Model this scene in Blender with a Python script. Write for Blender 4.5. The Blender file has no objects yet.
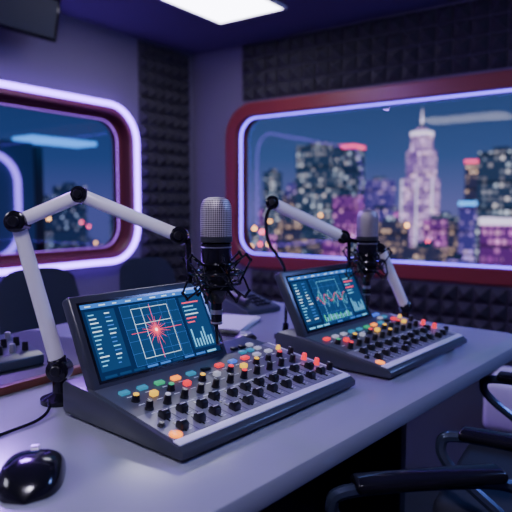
import bpy, bmesh, math, random
from mathutils import Vector, Matrix, Euler
random.seed(7)
S=bpy.context.scene
COL=S.collection

# ---------------------------------------------------------------- materials
def mat(name,c,rough=0.5,metal=0.0,emit=None,es=0.0,bump=0.0,bscale=200,var=0.0,coat=0.0):
    m=bpy.data.materials.new(name); m.use_nodes=True
    nt=m.node_tree; b=nt.nodes['Principled BSDF']
    b.inputs['Base Color'].default_value=(*c,1)
    b.inputs['Roughness'].default_value=rough
    b.inputs['Metallic'].default_value=metal
    b.inputs['Coat Weight'].default_value=coat
    if emit:
        b.inputs['Emission Color'].default_value=(*emit,1)
        b.inputs['Emission Strength'].default_value=es
    if bump>0 or var>0:
        tc=nt.nodes.new('ShaderNodeTexCoord')
        n=nt.nodes.new('ShaderNodeTexNoise'); n.inputs['Scale'].default_value=bscale
        n.inputs['Detail'].default_value=4
        nt.links.new(tc.outputs['Object'],n.inputs['Vector'])
        if bump>0:
            bp=nt.nodes.new('ShaderNodeBump'); bp.inputs['Strength'].default_value=bump
            bp.inputs['Distance'].default_value=0.002
            nt.links.new(n.outputs['Fac'],bp.inputs['Height'])
            nt.links.new(bp.outputs['Normal'],b.inputs['Normal'])
        if var>0:
            mx=nt.nodes.new('ShaderNodeMix'); mx.data_type='RGBA'
            mx.inputs[6].default_value=(*[x*(1-var) for x in c],1)
            mx.inputs[7].default_value=(*[min(1,x*(1+var)) for x in c],1)
            nt.links.new(n.outputs['Fac'],mx.inputs[0])
            nt.links.new(mx.outputs[2],b.inputs['Base Color'])
    return m
def emis(name,c,s):
    m=bpy.data.materials.new(name); m.use_nodes=True
    nt=m.node_tree; nt.nodes.clear()
    e=nt.nodes.new('ShaderNodeEmission'); o=nt.nodes.new('ShaderNodeOutputMaterial')
    e.inputs['Color'].default_value=(*c,1); e.inputs['Strength'].default_value=s
    nt.links.new(e.outputs[0],o.inputs[0]); return m

M_wall=mat('wall_paint',(0.15,0.115,0.21),0.75,bump=0.2,bscale=60,var=0.05)
M_ceil=mat('ceiling_paint',(0.13,0.095,0.20),0.8,var=0.04,bscale=3)
M_floor=mat('floor_carpet',(0.02,0.02,0.03),0.9,bump=0.5,bscale=300,var=0.2)
M_foam=mat('acoustic_foam',(0.030,0.025,0.040),0.8,bump=0.6,bscale=400)
M_desk=mat('desk_laminate',(0.31,0.32,0.40),0.20,var=0.04,bscale=8)
M_dark=mat('dark_plastic',(0.022,0.024,0.032),0.42,bump=0.1,bscale=500)
M_case=mat('console_case',(0.045,0.05,0.072),0.30,bump=0.04,bscale=700)
M_bezel=mat('bezel_plastic',(0.04,0.045,0.068),0.28,bump=0.04,bscale=700)
M_panel=mat('console_panel',(0.085,0.09,0.13),0.34)
M_panel2=mat('console_fader_panel',(0.21,0.215,0.275),0.34)
M_lip=mat('console_lip',(0.78,0.79,0.90),0.30)
M_black=mat('black_gloss',(0.008,0.008,0.013),0.14)
M_knob=mat('knob_rubber',(0.008,0.008,0.012),0.28)
M_white=mat('white_mark',(0.85,0.87,0.95),0.5)
M_arm=mat('arm_white_enamel',(0.93,0.91,0.98),0.20,coat=.5)
M_steel=mat('steel',(0.6,0.6,0.65),0.3,0.9)
M_redframe=mat('red_lacquer_frame',(0.21,0.026,0.032),0.33)
M_redframe1=mat('maroon_frame',(0.13,0.025,0.04),0.35)
M_wood=mat('wood_trim',(0.16,0.05,0.03),0.4,var=0.4,bscale=20)
M_fabric=mat('chair_fabric',(0.03,0.033,0.06),0.8,bump=0.5,bscale=600)
M_chairfr=mat('chair_frame',(0.07,0.09,0.16),0.20,0.5)
M_paper=mat('paper',(0.6,0.6,0.68),0.7)
M_neonP=emis('neon_violet',(0.27,0.09,1.0),11.0)
M_neonB=emis('neon_indigo',(0.14,0.07,1.0),7.0)
M_neonR=emis('neon_magenta',(0.40,0.12,1.0),2.6)
M_light=emis('panel_diffuser',(0.82,0.80,1.0),12.0)
def lit(name,c,s=1.6): return mat(name,tuple(x*0.6 for x in c),0.3,emit=c,es=s)
L_yel=lit('cap_yellow',(1.0,0.55,0.03),1.3); L_red=lit('cap_red',(1.0,0.03,0.05),1.2)
L_org=lit('cap_orange',(1.0,0.26,0.02),2.0); L_teal=lit('cap_teal',(0.05,0.40,0.60),0.5)
L_grn=lit('cap_green',(0.05,0.6,0.25),0.6); L_wht=lit('cap_white',(0.7,0.7,0.85),0.4); L_blu=lit('cap_blue',(0.08,0.2,0.9),0.8)
U_bg=emis('ui_background',(0.007,0.026,0.10),1.0); U_pan=emis('ui_panel',(0.012,0.06,0.19),1.0)
U_cy=emis('ui_cyan',(0.16,0.55,0.90),1.5); U_wh=emis('ui_white',(0.6,0.82,1.0),1.7)
U_red=emis('ui_red',(1.0,0.06,0.12),2.0); U_pk=emis('ui_pink',(1.0,0.45,0.45),4.0)
U_gn=emis('ui_green',(0.1,0.8,0.45),1.0); U_bl=emis('ui_blue',(0.05,0.20,0.70),1.2)

def grille_mat():
    """woven wire mesh: grid in cylindrical coordinates around the mic axis"""
    m=mat('mic_grille_mesh',(0.6,0.58,0.62),0.35,0.5); nt=m.node_tree; b=nt.nodes['Principled BSDF']; L=nt.links.new
    tc=nt.nodes.new('ShaderNodeTexCoord'); sp=nt.nodes.new('ShaderNodeSeparateXYZ'); L(tc.outputs['Object'],sp.inputs[0])
    def M(op,a,b_=None):
        n=nt.nodes.new('ShaderNodeMath'); n.operation=op
        for i,x in enumerate((a,b_)):
            if x is None: continue
            if isinstance(x,(int,float)): n.inputs[i].default_value=x
            else: L(x,n.inputs[i])
        return n.outputs[0]
    ang=M('ARCTAN2',sp.outputs[1],sp.outputs[0])
    s1=M('SINE',M('ADD',M('MULTIPLY',ang,26.0),M('MULTIPLY',sp.outputs[2],760.0)))
    s2=M('SINE',M('SUBTRACT',M('MULTIPLY',ang,26.0),M('MULTIPLY',sp.outputs[2],760.0)))
    h=M('MULTIPLY',s1,s2)
    hh=M('ADD',M('MULTIPLY',h,.5),.5)
    r=nt.nodes.new('ShaderNodeValToRGB'); r.color_ramp.elements[0].position=0.30; r.color_ramp.elements[0].color=(0.70,0.63,0.68,1)
    r.color_ramp.elements[1].position=0.66; r.color_ramp.elements[1].color=(0.03,0.028,0.035,1)
    L(hh,r.inputs[0]); L(r.outputs[0],b.inputs['Base Color'])
    bp=nt.nodes.new('ShaderNodeBump'); bp.inputs['Strength'].default_value=0.5; bp.inputs['Distance'].default_value=0.0008; bp.invert=True
    L(hh,bp.inputs['Height']); L(bp.outputs[0],b.inputs['Normal'])
    return m
M_grille=grille_mat()

def glass_mat(name,refl,tint):
    m=bpy.data.materials.new(name); m.use_nodes=True; nt=m.node_tree; nt.nodes.clear()
    o=nt.nodes.new('ShaderNodeOutputMaterial'); mx=nt.nodes.new('ShaderNodeMixShader')
    t=nt.nodes.new('ShaderNodeBsdfTransparent'); t.inputs[0].default_value=(*tint,1)
    g=nt.nodes.new('ShaderNodeBsdfGlossy'); g.inputs['Roughness'].default_value=0.02
    mx.inputs[0].default_value=refl
    nt.links.new(t.outputs[0],mx.inputs[1]); nt.links.new(g.outputs[0],mx.inputs[2]); nt.links.new(mx.outputs[0],o.inputs[0])
    return m
M_glass1=glass_mat('window_glass_tinted',.06,(.50,.58,.80)); M_glass2=glass_mat('window_glass_clear',.026,(.9,.94,1.0))

def bldg_mat(name,base,litc,dens,s,w=2.0,h=2.4):
    """facade with dusk haze put into its emission, plus a procedural grid of lit office windows"""
    m=bpy.data.materials.new(name); m.use_nodes=True; nt=m.node_tree; nt.nodes.clear(); N=nt.nodes.new; L=nt.links.new
    def math_(op,a,b=None):
        n=N('ShaderNodeMath'); n.operation=op
        for i,x in enumerate((a,b)):
            if x is None: continue
            if isinstance(x,(int,float)): n.inputs[i].default_value=x
            else: L(x,n.inputs[i])
        return n.outputs[0]
    g=N('ShaderNodeNewGeometry'); sp=N('ShaderNodeSeparateXYZ'); L(g.outputs['Position'],sp.inputs[0])
    u=math_('DIVIDE',math_('ADD',sp.outputs[0],sp.outputs[1]),w); v=math_('DIVIDE',sp.outputs[2],h)
    fu=math_('FRACT',u); fv=math_('FRACT',v)
    cu=math_('FLOOR',u); cv=math_('FLOOR',v)
    mask=math_('MULTIPLY',math_('GREATER_THAN',fu,0.3),math_('GREATER_THAN',fv,0.42))
    cb=N('ShaderNodeCombineXYZ'); L(cu,cb.inputs[0]); L(cv,cb.inputs[1])
    wn=N('ShaderNodeTexWhiteNoise'); wn.noise_dimensions='2D'; L(cb.outputs[0],wn.inputs['Vector'])
    # clusters of lit floors
    nz=N('ShaderNodeTexNoise'); nz.inputs['Scale'].default_value=.12; L(g.outputs['Position'],nz.inputs['Vector'])
    thr=math_('MULTIPLY',math_('SUBTRACT',nz.outputs['Fac'],.28),dens*4.2)
    on=math_('LESS_THAN',wn.outputs['Value'],thr)
    sc=N('ShaderNodeSeparateColor'); L(wn.outputs['Color'],sc.inputs[0])
    st=math_('MULTIPLY',math_('MULTIPLY',mask,on),math_('ADD',math_('POWER',sc.outputs[1],2.2),0.12))
    mxc=N('ShaderNodeMix'); mxc.data_type='RGBA'; mxc.inputs[6].default_value=(*litc,1); mxc.inputs[7].default_value=(*[.4*x+.6*y for x,y in zip(litc,(1,.65,.5))],1); L(sc.outputs[2],mxc.inputs[0])
    e1=N('ShaderNodeEmission'); L(mxc.outputs[2],e1.inputs[0]); L(math_('MULTIPLY',st,s),e1.inputs[1])
    e2=N('ShaderNodeEmission'); e2.inputs[0].default_value=(*base,1)  # base glow stands in for bluish haze over the facade
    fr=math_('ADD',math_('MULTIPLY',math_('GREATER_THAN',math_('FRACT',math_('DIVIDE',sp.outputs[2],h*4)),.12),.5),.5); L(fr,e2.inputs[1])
    ad=N('ShaderNodeAddShader'); o=N('ShaderNodeOutputMaterial')
    L(e1.outputs[0],ad.inputs[0]); L(e2.outputs[0],ad.inputs[1]); L(ad.outputs[0],o.inputs[0])
    return m

# ---------------------------------------------------------------- mesh builder
class MB:
    def __init__(s): s.v=[]; s.f=[]; s.m=[]; s.mats=[]
    def mi(s,m):
        if m not in s.mats: s.mats.append(m)
        return s.mats.index(m)
    def add(s,vs,fs,m,M=None):
        o=len(s.v); k=s.mi(m)
        for v in vs: s.v.append(tuple(M@Vector(v)) if M else tuple(v))
        for f in fs: s.f.append(tuple(i+o for i in f)); s.m.append(k)
    def box(s,c,size,m,M=None,bev=0,seg=2):
        bm=bmesh.new(); bmesh.ops.create_cube(bm,size=1)
        for v in bm.verts: v.co=Vector((v.co.x*size[0]+c[0],v.co.y*size[1]+c[1],v.co.z*size[2]+c[2]))
        if bev: bmesh.ops.bevel(bm,geom=list(bm.edges),offset=bev,segments=seg,affect='EDGES',profile=0.5)
        bm.verts.index_update()
        s.add([v.co.copy() for v in bm.verts],[[v.index for v in f.verts] for f in bm.faces],m,M); bm.free()
    def prism(s,pts,a0,a1,m,M=None,axis='x',bev=0):
        """extrude 2D polygon along an axis. axis x: pts=(y,z); axis z: pts=(x,y)"""
        bm=bmesh.new()
        mk=(lambda p,a:(a,p[0],p[1])) if axis=='x' else (lambda p,a:(p[0],p[1],a))
        A=[bm.verts.new(mk(p,a0)) for p in pts]; B=[bm.verts.new(mk(p,a1)) for p in pts]; n=len(pts)
        bm.faces.new(A); bm.faces.new(B[::-1])
        for i in range(n): bm.faces.new((A[i],B[i],B[(i+1)%n],A[(i+1)%n]))
        bmesh.ops.recalc_face_normals(bm,faces=bm.faces)
        if bev: bmesh.ops.bevel(bm,geom=list(bm.edges),offset=bev,segments=2,affect='EDGES',profile=0.5)
        bm.verts.index_update()
        s.add([v.co.copy() for v in bm.verts],[[v.index for v in f.verts] for f in bm.faces],m,M); bm.free()
    def lathe(s,prof,c,m,M=None,seg=24):
        vs=[];fs=[];c=Vector(c)
        R=(M if M else Matrix.Identity(4))
        T=Matrix.Translation(c)@R if M else Matrix.Translation(c)
        n=len(prof)
        for r,z in prof:
            for k in range(seg):
                a=2*math.pi*k/seg; vs.append((max(r,1e-5)*math.cos(a),max(r,1e-5)*math.sin(a),z))
        for i in range(n-1):
            for k in range(seg):
                fs.append((i*seg+k,i*seg+(k+1)%seg,(i+1)*seg+(k+1)%seg,(i+1)*seg+k))
        fs.append(tuple(range(seg))[::-1]); fs.append(tuple((n-1)*seg+k for k in range(seg)))
        s.add(vs,fs,m,T)
    def cyl(s,c,r,h,m,M=None,seg=20,r2=None,b=0):
        r2=r if r2 is None else r2
        p=[(r,0),(r2,h)] if not b else [(r,0),(r2,h-b),(r2-b,h)]
        s.lathe(p,c,m,M,seg)
    def rod(s,p0,p1,r,m,r2=None,seg=14,flat=1.0):
        p0=Vector(p0);p1=Vector(p1);d=p1-p0;L=d.length
        q=d.to_track_quat('Z','Y').to_matrix().to_4x4()
        r2=r if r2 is None else r2
        s.lathe([(r*.85,0),(r,r*.15),(r2,L-r2*.15),(r2*.85,L)],p0,m,q@Matrix.Diagonal((flat,1,1,1)),seg)
    def sweep(s,pts,r,m,closed=False,seg=8):
        P=[Vector(p) for p in pts];n=len(P);vs=[];fs=[]
        prevN=None
        for i in range(n):
            if closed: t=(P[(i+1)%n]-P[i-1]).normalized()
            else: t=(P[min(i+1,n-1)]-P[max(i-1,0)]).normalized()
            if prevN is None:
                a=Vector((0,0,1)) if abs(t.z)<.9 else Vector((1,0,0))
                N=(a-t*a.dot(t)).normalized()
            else:
                N=(prevN-t*prevN.dot(t)).normalized()
            prevN=N;B=t.cross(N)
            for k in range(seg):
                a=2*math.pi*k/seg; vs.append(P[i]+(N*math.cos(a)+B*math.sin(a))*r)
        for i in range(n if closed else n-1):
            j=(i+1)%n
            for k in range(seg): fs.append((i*seg+k,i*seg+(k+1)%seg,j*seg+(k+1)%seg,j*seg+k))
        if not closed:
            fs.append(tuple(range(seg))[::-1]); fs.append(tuple((n-1)*seg+k for k in range(seg)))
        s.add(vs,fs,m)
    def sphere(s,c,r,m,sc=(1,1,1),M=None,seg=20):
        n=12; prof=[(r*math.sin(math.pi*i/n),-r*math.cos(math.pi*i/n)) for i in range(n+1)]
        s.lathe(prof,c,m,(M if M else Matrix.Identity(4))@Matrix.Diagonal((*sc,1)),seg)
    def quad(s,x0,x1,y0,y1,z,m,M=None): s.add([(x0,y0,z),(x1,y0,z),(x1,y1,z),(x0,y1,z)],[(0,1,2,3)],m,M)
    def finish(s,name,parent=None,loc=(0,0,0),rot=(0,0,0),sharp=35):
        me=bpy.data.meshes.new(name); me.from_pydata(s.v,[],s.f)
        for m in s.mats: me.materials.append(m)
        me.polygons.foreach_set('material_index',s.m)
        bm=bmesh.new(); bm.from_mesh(me); bmesh.ops.recalc_face_normals(bm,faces=bm.faces) if len(bm.faces)>6 else None
        bm.to_mesh(me); bm.free()
        me.shade_smooth(); me.set_sharp_from_angle(angle=math.radians(sharp))
        o=bpy.data.objects.new(name,me); COL.objects.link(o)
        o.location=loc;o.rotation_euler=rot
        if parent:o.parent=parent
        return o
def empty(name,loc=(0,0,0),rz=0):
    e=bpy.data.objects.new(name,None); COL.objects.link(e); e.location=loc; e.rotation_euler=(0,0,rz); e.empty_display_size=.1; return e
def spline(pts,n=10):
    P=[Vector(p) for p in pts]; P=[P[0]*2-P[1]]+P+[P[-1]*2-P[-2]]; out=[]
    for i in range(1,len(P)-2):
        for k in range(n):
            t=k/n;a,b,c,d=P[i-1:i+3]
            out.append(.5*((2*b)+(c-a)*t+(2*a-5*b+4*c-d)*t*t+(3*b-a-3*c+d)*t**3))
    out.append(P[-2]); return out
def rrect(u0,u1,v0,v1,r,n=10):
    out=[]
    for cx,cy,a0 in((u1-r,v1-r,0),(u0+r,v1-r,90),(u0+r,v0+r,180),(u1-r,v0+r,270)):
        for k in range(n+1):
            a=math.radians(a0+90*k/n); out.append((cx+r*math.cos(a),cy+r*math.sin(a)))
    return out

# ---------------------------------------------------------------- room shell
XL,YB,XR,YF,H=-3.93,4.47,1.7,-2.3,2.7
def wall_with_hole(name,u0,u1,hole,mp):
    b=MB(); cu=(min(p[0] for p in hole)+max(p[0] for p in hole))/2; cv=(min(p[1] for p in hole)+max(p[1] for p in hole))/2
    out=[];side=[]
    for p in hole:
        d=(p[0]-cu,p[1]-cv); c=[]
        if d[0]>1e-6:c.append(((u1-cu)/d[0],0))
        if d[0]<-1e-6:c.append(((u0-cu)/d[0],2))
        if d[1]>1e-6:c.append(((H-cv)/d[1],1))
        if d[1]<-1e-6:c.append(((0-cv)/d[1],3))
        t,s_=min(c); out.append((cu+d[0]*t,cv+d[1]*t)); side.append(s_)
    n=len(hole); corner={0:(u1,H),1:(u0,H),2:(u0,0),3:(u1,0)}
    vs=[mp(p,0) for p in hole]+[mp(p,0) for p in out]; fs=[]
    for i in range(n):
        j=(i+1)%n; ks=[]; s_=side[i]
        while s_!=side[j]:
            vs.append(mp(corner[s_],0)); ks.append(len(vs)-1); s_=(s_+1)%4
        fs.append(tuple([i,j,n+j]+ks[::-1]+[n+i]))
    b.add(vs,fs,M_wall); return b.finish(name)
mpL=lambda p,d:(XL+d,p[0],p[1])
mpB=lambda p,d:(p[0],YB-d,p[1])
LW=(0.9,3.66,0.74,2.06); BW=(-3.46,0.75,0.66,2.13)
wall_with_hole('wall_left',YF,YB,rrect(*LW,.28),mpL)
wall_with_hole('wall_back',XL,XR,rrect(*BW,.26),mpB)
def slab(name,c,s,m): b=MB(); b.box(c,s,m); return b.finish(name)
slab('floor',((XL+XR)/2,(YF+YB)/2,-.05),(XR-XL,YB-YF,.1),M_floor)
slab('ceiling',((XL+XR)/2,(YF+YB)/2,H+.05),(XR-XL,YB-YF,.1),M_ceil)
slab('wall_right',(XR+.05,(YF+YB)/2,H/2),(.1,YB-YF,H),M_wall)
slab('wall_front',((XL+XR)/2,YF-.05,H/2),(XR-XL,.1,H),M_wall)
b=MB(); b.box((XL+.01,(YF+YB)/2,.05),(.02,YB-YF,.1),M_dark); b.finish('baseboard_left')
b=MB(); b.box(((XL+XR)/2,YB-.01,.05),(XR-XL,.02,.1),M_dark); b.finish('baseboard_back')

def window(name,R,rad,mp,levels,tubes,glass_d,gm,fm):
    e=empty(name)
    b=MB(); vs=[];fs=[];n=None
    for ins,d in levels:
        lp=rrect(R[0]+ins,R[1]-ins,R[2]+ins,R[3]-ins,rad-ins); n=len(lp); vs+= [mp(p,d) for p in lp]
    for i in range(len(levels)-1):
        for k in range(n): fs.append((i*n+k,i*n+(k+1)%n,(i+1)*n+(k+1)%n,(i+1)*n+k))
    b.add(vs,fs,fm); b.finish('frame',e)
    for j,(ins,d,r,m) in enumerate(tubes):
        b=MB(); b.sweep([mp(p,d) for p in rrect(R[0]+ins,R[1]-ins,R[2]+ins,R[3]-ins,rad-ins,14)],r,m,True); b.finish('neon_tube_%d'%j,e)
    b=MB(); lp=rrect(R[0]+.06,R[1]-.06,R[2]+.06,R[3]-.06,rad-.06)
    b.add([mp(p,glass_d) for p in lp],[tuple(range(len(lp)))],gm); b.finish('glass',e)
    return e
lv=[(-.03,0),(-.03,.03),(-.02,.04),(.085,.04),(.095,.03),(.095,-.16)]
lvL=[(-.03,0),(-.03,.03),(-.02,.04),(.055,.04),(.065,.03),(.075,-.06),(.11,-.06),(.11,-.14)]
window('window_1',LW,.30,mpL,lvL,[(-.005,.052,.022,M_neonP),(.105,-.075,.008,M_neonR)],-.10,M_glass1,M_redframe1)
window('window_2',BW,.28,mpB,lv,[(.084,-.05,.021,M_neonB)],-.12,M_glass2,M_redframe)

def foam(name,u0,u1,v0,v1,mp,cell=.12,dep=.06):
    b=MB(); nu=max(1,round((u1-u0)/cell)); nv=max(1,round((v1-v0)/cell)); du=(u1-u0)/nu; dv=(v1-v0)/nv; g=.004
    for i in range(nu):
        for j in range(nv):
            a,c=u0+i*du+g,v0+j*dv+g; d,f=a+du-2*g,c+dv-2*g; mx,my=(a+d)/2,(c+f)/2; t=.008
            vs=[mp((a,c),0),mp((d,c),0),mp((d,f),0),mp((a,f),0),mp((a,c),.015),mp((d,c),.015),mp((d,f),.015),mp((a,f),.015),
                mp((mx-t,my-t),dep),mp((mx+t,my-t),dep),mp((mx+t,my+t),dep),mp((mx-t,my+t),dep)]
            fs=[(0,1,5,4),(1,2,6,5),(2,3,7,6),(3,0,4,7),(4,5,9,8),(5,6,10,9),(6,7,11,10),(7,4,8,11),(8,9,10,11)]
            b.add(vs,fs,M_foam)
    return b.finish(name,sharp=20)
foam('acoustic_foam_panel',3.74,4.40,.12,2.68,mpL)
foam('acoustic_foam_panel',-3.30,1.6,2.18,2.69,mpB,cell=.13)
foam('acoustic_foam_panel',-3.2,1.6,.12,.61,mpB)

# ceiling lights
def ceil_light(x0,x1,y0,y1,m):
    e=empty('ceiling_light_panel')
    b=MB(); b.box(((x0+x1)/2,(y0+y1)/2,H-.012),(x1-x0,y1-y0,.012),m); b.finish('diffuser',e)
    b=MB()
    for c,s_ in((((x0+x1)/2,y0-.01,H-.012),(x1-x0+.04,.02,.022)),(((x0+x1)/2,y1+.01,H-.012),(x1-x0+.04,.02,.022)),((x0-.01,(y0+y1)/2,H-.012),(.02,y1-y0,.022)),((x1+.01,(y0+y1)/2,H-.012),(.02,y1-y0,.022))): b.box(c,s_,M_arm)
    b.finish('rim',e)
ceil_light(-3.03,-2.43,2.6,3.8,M_light)
ceil_light(-3.55,-2.15,-1.45,-.50,M_light)

# wall mounted television near the ceiling
e=empty('wall_television',(-3.62,1.98,2.52))
b=MB(); Mt=Euler((0,math.radians(14),0)).to_matrix().to_4x4()
b.box((0,0,0),(.07,1.38,.30),M_black,Mt,bev=.012); b.box((.036,0,0),(.004,1.32,.25),M_bezel,Mt); b.finish('screen_body',e)
b=MB(); b.box((-.17,0,0),(.26,.10,.06),M_dark); b.box((-.295,0,0),(.02,.3,.2),M_dark); b.finish('wall_bracket',e)

# ---------------------------------------------------------------- desk
ed=lambda y:-.525+.105*(y-.683)
DZ=.75
e=empty('broadcast_desk')
b=MB()
poly=[(ed(-.4),-.4),(ed(2.0),2.0),(ed(2.12)-.005,2.12),(ed(2.19)-.03,2.185),(ed(2.2)-.09,2.215),(-1.0,2.27),(-1.86,2.34),(-1.9,2.30),(-1.9,-.4)]
b.prism(poly,DZ-.045,DZ,M_desk,axis='z',bev=.006); b.finish('desktop',e)
b=MB(); b.box((-1.25,-.25,.3525),(1.05,.05,.705),M_dark); b.box((-1.25,2.0,.3525),(1.0,.05,.705),M_dark); b.box((-1.3,.85,.45),(.04,2.3,.5),M_dark)
b.finish('legs',e)
# dark rear equipment plate with wood trim
e=empty('equipment_plate',(-1.55,.62,DZ))
b=MB(); b.box((0,0,.011),(.5,1.15,.020),M_dark,bev=.004); b.finish('plate',e)
b=MB(); b.box((.262,0,.011),(.022,1.15,.021),M_wood,bev=.003); b.finish('wood_edge',e)

# ---------------------------------------------------------------- mixing consoles
def console(loc,rz,w,seed,style):
    rnd=random.Random(seed)
    e=empty('mixing_console',loc,rz)
    b=MB(); h=w/2
    prof=[(.006,.006),(0,.010),(0,.022),(.012,.030),(.285,.0726),(.375,.078),(.385,.070),(.385,.012),(.372,.006)]
    b.prism(prof,-h,h,M_case,bev=.003)
    for sx in(-1,1):
        for yy in(.04,.34): b.cyl((sx*(h-.04),yy,0),.012,.008,M_knob)
    b.finish('chassis',e)
    P=Matrix.Translation((0,.012,.0305))@Matrix.Rotation(math.atan(.156),4,'X')
    b=MB(); b.box((0,.0105,.0008),(w-.010,.020,.0035),M_lip,P,bev=.001)
    b.box((0,.200,.0005),(w-.018,.140,.002),M_panel,P)
    b.box((-.012,.0765,.0006),(w-.042,.107,.002),M_panel2,P)
    b.box((h-.020,.145,.0014),(.024,.250,.002),M_panel2,P)
    b.box((h-.0045,.140,.001),(.005,.262,.003),M_lip,P)
    n=int((w-.06)/.046); x0=-h+.05; dx=(w-.11)/(n-1)
    for i in range(n):
        x=x0+i*dx
        for yy in(.052,.098):
            b.box((x,yy,.002),(.0035,.038,.0012),M_black,P)
            for k in range(5): b.box((x+.0115,yy-.016+k*.008,.0018),(.006,.0011,.0008),M_white,P)
        b.box((x+dx/2,.075,.0018),(.0012,.10,.0008),M_case,P)
        b.box((x,.1235,.0018),(.020,.0025,.0008),M_white,P)
        b.box((x,.166,.0018),(.014,.0022,.0008),M_white,P)
        b.box((x,.206,.0018),(.012,.0022,.0008),M_white,P)
    b.finish('control_panel',e)
    b=MB()
    def knob(x,y,m,r=.0085,hh=.020,cap=None):
        Mx=P@Matrix.Translation((x,y,.001))
        b.lathe([(r*1.15,0),(r*1.15,.003),(r,.004),(r*.88,hh-.002),(r*.7,hh)],(0,0,0),m,Mx,16)
        if cap: b.lathe([(r*.72,hh-.001),(r*.72,hh+.002),(r*.55,hh+.003)],(0,0,0),cap,Mx,14)
        else: b.box((0,r*.5,hh+.0003),(.0014,r*.8,.0008),M_white,Mx)
    def fader(x,y,m=M_knob):
        Mx=P@Matrix.Translation((x,y,.002))
        b.prism([(-.0105,0),(-.0095,.013),(-.003,.016),(.003,.016),(.0095,.013),(.0105,0)],-.0082,.0082,m,Mx,bev=.001)
        b.box((0,0,.0162),(.014,.0018,.0008),M_white,Mx)
    pal=[L_yel,None,L_red,L_yel,L_yel,L_grn,L_red,L_yel,L_wht,L_red,L_yel]
    for i in range(n):
        x=x0+i*dx
        fader(x,.050+rnd.uniform(-.008,.010)); fader(x,.097+rnd.uniform(-.008,.008))
        knob(x,.143,M_knob,r=.0082,hh=.019,cap=(L_red,L_wht,L_yel)[i%3] if (i*7+seed)%5==0 else None)
        c=pal[(i+seed)%11]
        if c and i%2: b.box((x,.186,.006),(.016,.014,.011),c,P,bev=.0025)
        else: knob(x,.186,M_knob,r=.0085,hh=.014,cap=c)
        c=[L_wht,L_org,L_blu,L_teal,L_teal,L_red,L_teal,M_knob,L_wht,L_grn,L_red][(i*3+seed)%11]
        b.box((x,.224,.004),(.022,.014,.007),c,P,bev=.0015)
    for xx in(.16,.19,.22):
        if xx<h-.045:
            for yy in(.255,.285): b.box((xx,yy,.0035),(.019,.014,.007),rnd.choice([L_teal,L_blu,M_knob,L_wht]),P,bev=.0015)
    knob(-h+.024,.034,L_org,r=.011,hh=.005)
    knob(-h+.024,.075,M_knob,r=.007,hh=.008)
    knob(h-.02,.095,L_red,r=.007,hh=.018); knob(h-.02,.135,L_red,r=.007,hh=.018); knob(h-.02,.055,M_knob); knob(h-.02,.18,M_knob); knob(h-.02,.222,L_yel,r=.006,hh=.012)
    b.finish('knobs_and_faders',e)
    # tilted touch display
    th=math.radians(27); ox=-h+.012+.20
    Sx=Matrix(((1,0,0,ox),(0,math.sin(th),-math.cos(th),.278),(0,math.cos(th),math.sin(th),.064),(0,0,0,1)))
    b=MB(); b.box((0,.107,-.014),(.402,.222,.030),M_bezel,Sx,bev=.007,seg=3)
    b.box((0,.10,-.034),(.30,.15,.018),M_dark,Sx,bev=.005)
    b.prism([(.305,.06),(.335,.115),(.372,.10),(.375,.06)],-.12+ox,.12+ox,M_dark)
    b.finish('display_housing',e)
    b=MB(); z=.0022
    W,Hh=.358,.170; yb=.024
    def q(x0,x1,y0,y1,m,k=1): b.quad(-W/2+x0*W,-W/2+x1*W,yb+y0*Hh,yb+y1*Hh,z+k*.0003,m,Sx)
    def ln(ax,ay,bx,by,t,m,k=3,tp=.4):
        a=Vector((-W/2+ax*W,yb+ay*Hh,z+k*.0003)); c=Vector((-W/2+bx*W,yb+by*Hh,z+k*.0003)); d=(c-a).normalized(); nn=Vector((-d.y,d.x,0))*t/2
        b.add([a-nn,c-nn*tp,c+nn*tp,a+nn],[(0,1,2,3)],m,Sx)
    b.quad(-W/2-.006,W/2+.006,yb-.006,yb+Hh+.006,z-.0006,M_black,Sx)
    q(0,1,0,1,U_bg,0)
    q(0,1,.94,1,U_bl,1)
    for k in range(9): q(.03+k*.1,.03+k*.1+rnd.uniform(.02,.05),.96,.975,U_wh,2)
    q(.27,.74,.06,.90,U_pan,1); q(.77,.98,.10,.90,U_pan,1); q(.02,.23,.10,.90,U_pan,1)
    for k in range(13):
        y=.84-k*.056
        q(.035,.035+rnd.uniform(.03,.08),y,y+.016,rnd.choice([U_cy,U_wh,U_cy]),2)
        q(.15,.15+rnd.uniform(.02,.06),y,y+.016,rnd.choice([U_cy,U_bl,U_wh,U_bl]),2)
    for k in range(7): ln(.27+k*.0783,.06,.27+k*.0783,.90,.0006,U_bl,2,1)
    for k in range(6): ln(.27,.06+k*.168,.74,.06+k*.168,.0006,U_bl,2,1)
    if style==0:
        x,y=.50,.50
        for k in range(24):
            a=2*math.pi*k/24+.07; r=(.12,.20,.14,.24)[k%4]
            ln(x,y,x+r*.47*math.cos(a),y+r*math.sin(a),.0022,U_red,4,.1)
        for (ax,ay,bx,by) in((x,.10,x,.88),(.30,y,.72,y)): ln(ax,ay,bx,by,.0010,U_red,4,1)
        pts=[(-W/2+x*W+.004*math.cos(2*math.pi*k/12),yb+y*Hh+.004*math.sin(2*math.pi*k/12),z+.0018) for k in range(12)]
        b.add(pts,[tuple(range(12))],U_pk,Sx)
        for (ax,ay,bx,by) in((.35,.14,.35,.84),(.65,.14,.65,.84),(.35,.14,.65,.14),(.35,.84,.65,.84),(.35,.62,.65,.62),(.43,.14,.43,.84)): ln(ax,ay,bx,by,.0012,U_wh,3,1)
    else:
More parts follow.
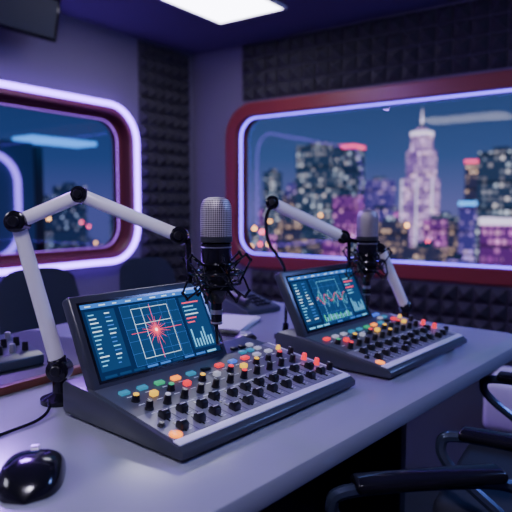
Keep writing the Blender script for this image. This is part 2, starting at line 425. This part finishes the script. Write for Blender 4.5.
        for col,ph,am,t_ in((U_cy,0,.22,.0014),(U_gn,1.4,.15,.0012),(U_red,2.5,.12,.0011)):
            py=.5
            for k in range(22):
                x=.28+k*.0207; ny=.5+am*math.sin(k*.9+ph)*rnd.uniform(.3,1)
                ln(x,py,x+.0207,ny,t_,col,4,1); py=ny
        for (ax,ay,bx,by) in((.36,.14,.36,.84),(.66,.14,.66,.84),(.36,.14,.66,.14),(.36,.84,.66,.84)): ln(ax,ay,bx,by,.0012,U_cy,3,1)
        for k in range(14): q(.29+k*.031,.29+k*.031+.016,.08,.08+rnd.uniform(.03,.14),U_cy if k%2 else U_gn,3)
    for k in range(7):
        x=.785+k*.027; q(x,x+.012,.13,.13+rnd.uniform(.06,.28),U_cy,2)
    for k in range(6): q(.785,.785+rnd.uniform(.05,.16),.50+k*.06,.516+k*.06,rnd.choice([U_wh,U_cy,U_cy,U_red]),2)
    for k in range(9): q(.03+k*.105,.03+k*.105+.085,.015,.045,rnd.choice([U_bl,U_cy,U_pan,U_bl]),2)
    b.finish('touch_display',e)
    return e
RZ=math.radians(84.5)
console((-.642,1.015,DZ),RZ,.575,3,0)
console((-.540,1.665,DZ),RZ,.52,5,1)

# ---------------------------------------------------------------- microphones on boom arms
def mic(c,zt,boomjoint,cable_pts):
    """condenser microphone in a spider shock mount; c=(x,y), zt=top z"""
    e=empty('studio_microphone',(c[0],c[1],zt))
    r=.035
    b=MB()
    b.lathe([(r*.9,-.092),(r,-.088),(r,-.030),(r*.95,-.016),(r*.8,-.006),(r*.5,-.0012),(0.001,0)],(0,0,0),M_grille,seg=40)
    b.finish('grille',e)
    b=MB()
    b.lathe([(r*.96,-.100),(r*1.04,-.099),(r*1.04,-.088),(r*.96,-.087)],(0,0,0),M_dark,seg=40)
    b.lathe([(.002,-.238),(.014,-.237),(.020,-.228),(.027,-.214),(.031,-.204),(r*.95,-.180),(r*.97,-.104),(r*.8,-.099)],(0,0,0),M_black,seg=40)
    b.lathe([(r*.97,-.112),(r*.99,-.1115),(r*.99,-.1095),(r*.97,-.109)],(0,0,0),M_steel,seg=40)
    b.cyl((0,0,-.285),.0125,.05,M_black,b=.002); b.cyl((0,0,-.262),.0138,.010,M_steel); b.cyl((0,0,-.283),.0132,.004,M_steel)
    b.finish('body',e)
    b=MB(); p=lambda R,ang,z:(R*math.cos(ang),R*math.sin(ang),z)
    ring=lambda R,z,n=36:[p(R,2*math.pi*k/n,z) for k in range(n)]
    b.sweep(ring(.040,-.148),.0032,M_black,True); b.sweep(ring(.037,-.205),.0032,M_black,True)
    b.sweep(ring(.060,-.168),.0036,M_black,True); b.sweep(ring(.054,-.192),.0030,M_black,True)
    for k in range(6):
        a=2*math.pi*k/6+.35; a2=a+math.pi/6
        # straight wire legs crossing in an X between the two ring pairs
        for (A,Bp,C,D) in ((p(.040,a,-.148),p(.070,a,-.126),p(.080,a,-.138),p(.054,a2,-.192)),(p(.037,a2,-.205),p(.066,a2,-.226),p(.076,a2,-.212),p(.060,a,-.168))):
            b.rod(A,Bp,.0026,M_black,seg=6); b.rod(Bp,C,.0030,M_black,seg=6); b.rod(C,D,.0026,M_black,seg=6)
            b.sphere(Bp,.0040,M_black,seg=8); b.sphere(C,.0040,M_black,seg=8)
        b.rod(p(.040,a,-.148),p(.054,a2,-.192),.0014,M_dark,seg=6); b.rod(p(.037,a,-.205),p(.060,a2,-.168),.0014,M_dark,seg=6)
    j=Vector(boomjoint)-Vector((c[0],c[1],zt)); d=Vector((j.x,j.y,0)).normalized()*.060
    b.rod((d.x,d.y,-.192),(d.x*1.05,d.y*1.05,j.z),.0065,M_black); b.rod((d.x*1.05,d.y*1.05,j.z+.004),j,.009,M_black)
    b.finish('shock_mount',e)
    b=MB(); b.sweep(spline([(0,0,-.28)]+[tuple(Vector(p_)-Vector((c[0],c[1],zt))) for p_ in cable_pts]),.0036,M_black); b.finish('cable',e)
    return e
def joint(b,p,r=.020,ax=(1,0,0),w=.036):
    p=Vector(p);ax=Vector(ax).normalized();q=ax.to_track_quat('Z','Y').to_matrix().to_4x4()
    b.lathe([(r*.8,0),(r,.003),(r,w-.003),(r*.8,w)],p-ax*w/2,M_black,q,22)
    b.lathe([(r*.45,0),(r*.5,.002),(r*.5,w+.016),(r*.4,w+.018)],p-ax*(w/2+.009),M_knob,q,14)
VX=(.55,-.80,.1)
e=empty('boom_arm',(-1.135,.82,DZ)); O=Vector((-1.135,.82,DZ))
W_=lambda *p:tuple(Vector(p)-O)
b=MB(); b.lathe([(.045,0),(.045,.010),(.030,.016),(.018,.022),(.016,.06)],(0,0,0),M_black,seg=28); b.finish('base_clamp',e)
p0=W_(-1.135,.82,.825);p1=W_(-1.137,.727,1.168);p2=W_(-1.051,.825,1.226);p3=W_(-.888,.964,1.1355)
b=MB(); b.rod(p0,p1,.0195,M_arm,r2=.0165,flat=.85); b.rod(p1,p2,.0155,M_arm,flat=.9); b.rod(p2,p3,.0150,M_arm,flat=.9)
b.finish('arm_segments',e)
b=MB(); joint(b,p0,.026,VX,.046); joint(b,p1,.023,VX,.042); joint(b,p2,.018,VX,.038); joint(b,p3,.020,VX,.036)
b.rod(p0,tuple(Vector(p0)+(Vector(p1)-Vector(p0))*.09),.0215,M_black); b.finish('joints',e)
mic((-.822,1.011),1.222,(-.888,.964,1.130),[(-.822,1.012,.915),(-.835,1.03,.885),(-.88,1.10,.875),(-.96,1.16,.90),(-1.05,1.22,.84),(-1.15,1.25,.756)])

O=Vector((-1.06,1.68,DZ)); e=empty('boom_arm',tuple(O))
b=MB(); b.lathe([(.04,0),(.04,.010),(.026,.016),(.012,.022),(.010,.05)],(0,0,0),M_black,seg=28)
q0=W_(-.75,1.985,.75); b.lathe([(.036,0),(.036,.010),(.022,.018),(.014,.024),(.013,.085)],q0,M_black,seg=28); b.finish('base_clamp',e)
p1=W_(-1.024,1.54,1.213);p3=W_(-.876,1.743,1.101);q1=W_(-.75,1.985,.845);q2=W_(-.80,1.87,1.06); q3=W_(-.815,1.858,1.09)
b=MB(); b.rod(p1,p3,.0185,M_arm,flat=.9); b.rod(q1,q2,.0185,M_arm,flat=.9); b.finish('arm_segments',e)
b=MB(); b.sweep(spline([W_(-1.06,1.68,.79),W_(-1.05,1.66,.98),W_(-1.075,1.60,1.08),W_(-1.05,1.545,1.16),p1]),.0055,M_black)
b.sweep(spline([q2,q3,W_(-.835,1.83,1.075),p3]),.008,M_black)
b.finish('support_rods',e)
b=MB(); joint(b,p1,.021,VX,.040); joint(b,p3,.022,VX,.038); joint(b,q1,.021,VX,.038); joint(b,q2,.016,VX,.03); b.finish('joints',e)
mic((-.815,1.798),1.190,(-.876,1.743,1.095),[(-.815,1.80,.89),(-.82,1.815,.86),(-.86,1.86,.80),(-.93,1.95,.757)])

# ---------------------------------------------------------------- mouse + cables
e=empty('computer_mouse',(-.840,.548,DZ),math.radians(48)); e.scale=(1.55,1.5,1.15)
b=MB(); vs=[];fs=[];nu,nv=24,14
for i in range(nv+1):
    t=i/nv; y=-.058+.116*t
    hw=.033*math.sqrt(max(0,1-abs(2*t-1)**3.0))+.0004; hh=.037*math.sin(math.pi*min(1,t*.80+.14))**.8*math.sqrt(max(0,1-abs(2*t-1)**4))+.0008
    for k in range(nu):
        a=math.pi*k/(nu-1); vs.append((hw*math.copysign(abs(math.cos(a))**.75,math.cos(a)),y,.001+hh*abs(math.sin(a))**.8))
for i in range(nv):
    for k in range(nu-1): fs.append((i*nu+k,i*nu+k+1,(i+1)*nu+k+1,(i+1)*nu+k))
    fs.append((i*nu+nu-1,i*nu,(i+1)*nu,(i+1)*nu+nu-1))
b.add(vs,fs,M_black); b.finish('shell',e,sharp=80)
b=MB(); q=Matrix.Rotation(math.radians(90),4,'Y'); b.cyl((-.004,.026,.029),.009,.008,M_steel,q,seg=18)
b.finish('scroll_wheel',e)
b=MB(); b.sweep(spline([(-1.02,.35,.7545),(-1.03,.50,.754),(-1.05,.62,.7545),(-1.055,.70,.756),(-1.075,.745,.762),(-1.11,.77,.77)]),.0035,M_black); b.finish('power_cable')

# secondary console + things on the rear half of the desk
e=empty('compact_mixer',(-1.40,.76,DZ+.0225),math.radians(84))
b=MB(); b.prism([(0,0),(0,.025),(.03,.035),(.20,.055),(.22,.05),(.22,0)],-.19,.19,M_case,bev=.003); b.finish('case',e)
b=MB()
for i in range(10):
    for j in range(3):
        x=-.165+i*.036;y=.045+j*.05;z=.034+(y-.03)*.117
        b.lathe([(.009,0),(.008,.022),(.006,.024)],(x,y,z),[M_knob,M_knob,M_steel][(i+j)%3],seg=12)
b.finish('knobs',e)
e=empty('paper_stack',(-1.36,1.70,DZ),math.radians(20))
b=MB()
for k in range(6): b.box((random.uniform(-.006,.006),random.uniform(-.006,.006),.002+k*.003),(.22,.30,.0028),M_paper,Matrix.Rotation(random.uniform(-.05,.05),4,'Z'))
b.finish('sheets',e)
e=empty('headphones',(-1.18,1.47,DZ),math.radians(30))
b=MB(); arc=[(.085*math.cos(math.radians(a)),.10*math.sin(math.radians(a)),.022) for a in range(0,181,12)]
b.sweep(arc,.010,M_dark)
for sx in(-1,1):
    b.lathe([(.030,0),(.036,.006),(.036,.030),(.026,.038)],(sx*.085,-.01,.0),M_knob,Matrix.Identity(4),24)
    b.lathe([(.024,0),(.020,.006)],(sx*.085,-.01,.038),M_steel,seg=20)
b.finish('band_and_cups',e)
e=empty('desk_telephone',(-1.38,2.02,DZ),math.radians(80))
b=MB(); b.prism([(0,0),(0,.02),(.19,.07),(.20,.0)],-.10,.10,M_case,bev=.004); b.rod((-.07,.03,.05),(-.07,.19,.088),.017,M_dark)
for i in range(3):
    for j in range(4): b.box((.0+i*.03,.04+j*.03,.033+j*.008),(.018,.016,.008),M_knob)
b.finish('phone_body',e)

# ---------------------------------------------------------------- chairs
def chair(loc,rz,arms=True):
    e=empty('office_chair',loc,rz)
    b=MB(); b.box((0,0,.455),(.46,.44,.075),M_fabric,bev=.03,seg=4); b.finish('seat',e)
    b=MB(); vs=[];fs=[];nx,nz=12,8
    for side,off in((0,0),(1,-.045)):
        for j in range(nz+1):
            for i in range(nx+1):
                s_=i/nx*2-1;t=j/nz; hw=.235*(1-.12*t**3); z=.53+.36*t+ (-.05*(abs(s_)**4)*t)
                vs.append((s_*hw,-.235+off*(1-abs(s_)**6)*(1-abs(2*t-1)**6)+.05*s_*s_-.05*t,z))
    n1=(nx+1)*(nz+1)
    for o in(0,n1):
        for j in range(nz):
            for i in range(nx):
                a=o+j*(nx+1)+i; fs.append((a,a+1,a+nx+2,a+nx+1))
    b.add(vs,fs,M_fabric); b.finish('backrest',e,sharp=70)
    b=MB(); b.cyl((0,0,.10),.028,.33,M_chairfr); b.sweep(spline([(0,-.10,.42),(0,-.25,.42),(0,-.31,.50),(0,-.30,.66)]),.018,M_chairfr)
    for k in range(5):
        a=2*math.pi*k/5+.3; b.rod((0,0,.105),(.27*math.cos(a),.27*math.sin(a),.065),.022,M_chairfr,r2=.014)
        b.sphere((.27*math.cos(a),.27*math.sin(a),.028),.028,M_black,seg=12)
    if arms:
        for sx in(-1,1):
            b.sweep(spline([(sx*.18,-.05,.415),(sx*.26,-.05,.43),(sx*.28,.02,.50),(sx*.275,.16,.60),(sx*.265,.19,.65),(sx*.26,.15,.675),(sx*.26,-.05,.675),(sx*.255,-.17,.66),(sx*.23,-.26,.60)],8),.013,M_chairfr)
            b.box((sx*.262,.0,.686),(.056,.30,.024),M_black,bev=.010,seg=3)
    b.finish('frame',e)
    return e
chair((-.235,1.60,0),math.radians(94))
chair((-.165,.875,0),math.radians(134))
for y in(1.05,1.75,2.5): chair((-2.35,y,0),math.radians(-92),False)
e=empty('white_footstool',(-.56,3.3,0)); b=MB(); b.box((0,0,.17),(.38,.38,.27),M_paper,bev=.04,seg=4)
for sx in(-1,1):
    for sy in(-1,1): b.cyl((sx*.13,sy*.13,0),.014,.04,M_steel)
b.finish('cushion_and_feet',e)

# ---------------------------------------------------------------- city outside
B=[bldg_mat('facade_cool',(.022,.042,.10),(.75,.85,1.0),.55,1.3),
   bldg_mat('facade_warm',(.03,.03,.085),(1.0,.62,.35),.45,1.5),
   bldg_mat('facade_pink',(.26,.12,.44),(1.0,.60,.95),1.1,2.1,1.5,2.0),
   bldg_mat('facade_dark',(.016,.032,.085),(.6,.75,1.0),.38,1.3),
   bldg_mat('facade_magenta',(.12,.02,.20),(1.0,.22,.85),.7,1.8,1.6,2.2),
   bldg_mat('facade_violet',(.055,.04,.24),(.60,.35,1.0),.6,1.5)]
M_crown=emis('crown_pink',(1.0,.06,.22),2.6); M_roof=emis('beacon_white',(.85,.7,1.0),1.8); M_strip=emis('glow_violet',(.35,.15,1.0),3.4); M_cyan=emis('glow_blue',(.08,.40,1.0),2.6)
G0=-70
CE=empty('city_skyline')
city=MB()
def tower(x0,x1,y0,dep,zt,m,crown=None):
    city.box(((x0+x1)/2,y0+dep/2,(zt+G0)/2),(x1-x0,dep,zt-G0),m)
    if crown: city.box(((x0+x1)/2,y0+dep/2,zt+.7),(x1-x0+.4,dep+.4,1.6),crown)
    city.box(((x0+x1)/2,y0+dep/2,zt+.8),((x1-x0)*.4,dep*.4,2.2),B[3])
tower(-146,-128,240,12,30,B[0]); tower(-142,-130,270,12,31,B[3],M_crown)
tower(-101,-87,260,11,14,B[2]); tower(-99.5,-88.5,261,9,27,B[2]); tower(-98,-90,262,7,34,B[2],M_roof); tower(-96,-92,263,4,37,B[2]); city.lathe([(.7,0),(.1,9)],(-94,265,37),M_roof,seg=8)
for x in(-101.1,-94,-86.9): city.box((x,260,-20),(.5,.5,68),M_roof)
tower(-84,-77,300,8,23,B[1],M_crown); tower(-57,-44,220,14,21,B[0]); tower(-38,-22,225,14,26,B[3],M_cyan)
tower(-38,-27,150,8,-3,B[4],M_roof); tower(-26,-14,160,8,-5,B[4],M_strip)
tower(-180,-173,262,8,20,B[0]); tower(-182,-173,285,8,10,B[1]); tower(-139,-124,300,10,16,B[5]); tower(-118,-108,310,10,11,B[1])
tower(-60,-52,280,8,10,B[1],M_crown); tower(-114,-104,250,8,0,B[5]); tower(-160,-150,250,8,6,B[1]); tower(-124,-113,236,9,6,B[4])
tower(-72,-62,250,8,2,B[5],M_cyan); tower(-84,-76,240,8,-4,B[4]); tower(-170,-162,270,9,14,B[5])
for k in range(46):
    x=random.uniform(-210,20);y=random.uniform(170,330); w=random.uniform(7,14); zt=random.uniform(-24,-4)+(y-170)*.05
    tower(x,x+w,y,random.uniform(7,12),zt,random.choice([B[1],B[3],B[5],B[0],B[1],B[4]]),M_crown if random.random()<.1 and y>240 else None)
for k in range(40):
    y=random.uniform(20,250);x=random.uniform(-330,-200); w=random.uniform(7,14); zt=random.uniform(-22,6)
    tower(x,x+w,y,random.uniform(8,14),zt,random.choice([B[3],B[3],B[5],B[0],B[1]]))
tower(-250,-240,140,14,20,B[0]); tower(-262,-250,188,12,12,B[3]); tower(-248,-240,172,8,-3,B[1])
# invented wing and canopy: glowing loop and bar imitate reflections in the left glass
city.box((-34,6,(4.9+G0)/2),(8,28.6,4.9-G0),mat('added_wing',(.03,.05,.10),.5,emit=(.02,.04,.13),es=.6))
city.sweep([(-29.9,p[0],p[1]) for p in rrect(2,19.2,-1.6,4.1,1.6)],.18,M_strip,True)
city.box((-31,22.6,5.2),(2,4.6,.25),M_cyan); city.box((-33,22.6,(5+G0)/2),(.5,.5,5-G0),M_dark)
for k in range(24): city.box((-29.95,random.uniform(3.5,18),random.uniform(-1,3.2)),(.05,random.uniform(.2,.5),.25),random.choice([M_roof,M_cyan,M_roof]))
city.finish('towers',CE)
g=MB(); g.box((0,0,G0-.5),(1600,1600,1),mat('city_ground_asphalt',(.02,.02,.04),.9,var=.3,bscale=.05)); g.finish('ground')
lm=MB(); ML=emis('street_lamp_warm',(1.0,.42,.10),18.0); ML2=emis('street_lamp_red',(1.0,.06,.14),16.0)
for k in range(90):
    if k%2: x=random.uniform(-190,-10); y=random.uniform(140,240)
    else: x=random.uniform(-235,-150); y=random.uniform(60,200)
    z=random.uniform(-22,0); lm.sphere((x,y,z),.5,ML if k%3 else ML2,seg=8); lm.rod((x,y,z),(x,y,G0),.12,M_dark,seg=6)
lm.finish('street_lamps',CE)

# ---------------------------------------------------------------- world
w=bpy.data.worlds.new('dusk_sky'); S.world=w; w.use_nodes=True; nt=w.node_tree; bg=nt.nodes['Background']
tc=nt.nodes.new('ShaderNodeTexCoord'); sp=nt.nodes.new('ShaderNodeSeparateXYZ'); cr=nt.nodes.new('ShaderNodeValToRGB')
nt.links.new(tc.outputs['Generated'],sp.inputs[0]); nt.links.new(sp.outputs[2],cr.inputs[0]); nt.links.new(cr.outputs[0],bg.inputs[0])
cr.color_ramp.elements[0].position=0.0; cr.color_ramp.elements[0].color=(.13,.13,.38,1)
cr.color_ramp.elements[1].position=.35; cr.color_ramp.elements[1].color=(.012,.03,.09,1)
k=cr.color_ramp.elements.new(.08); k.color=(.045,.090,.26,1)
bg.inputs[1].default_value=1.0

# ---------------------------------------------------------------- added fill lights, no fixtures
def area(name,loc,tgt,size,power,col,sy=None):
    l=bpy.data.lights.new(name,'AREA'); l.energy=power; l.color=col; l.size=size
    if sy: l.shape='RECTANGLE'; l.size_y=sy
    o=bpy.data.objects.new(name,l); COL.objects.link(o); o.location=loc
    o.rotation_euler=(Vector(tgt)-Vector(loc)).to_track_quat('-Z','Y').to_euler(); return o
area('violet_fill_light',(-3.0,1.7,2.62),(-1.6,1.2,.8),.4,95,(.36,.12,1.0))  # added violet fill to tint walls, ceiling and desk
area('blue_fill_light',(.9,2.9,2.6),(-.8,1.4,.8),.6,52,(.22,.34,1.0))  # added blue light from the right, not a room fixture
area('camera_side_fill_light',(-.1,-.2,2.62),(-.95,1.3,.9),.3,30,(.80,.74,1.0))  # added to brighten arms and consoles from the camera side

# ---------------------------------------------------------------- camera
cd=bpy.data.cameras.new('camera'); cam=bpy.data.objects.new('camera',cd); COL.objects.link(cam)
cam.location=(0,0,1.2); cd.sensor_width=36; cd.lens=583/512*36
cam.rotation_euler=(math.radians(90-4.8),0,math.radians(35.2))
cd.clip_end=2000; cd.clip_start=.02
cd.dof.use_dof=True; cd.dof.focus_distance=1.3; cd.dof.aperture_fstop=3.2
S.camera=cam
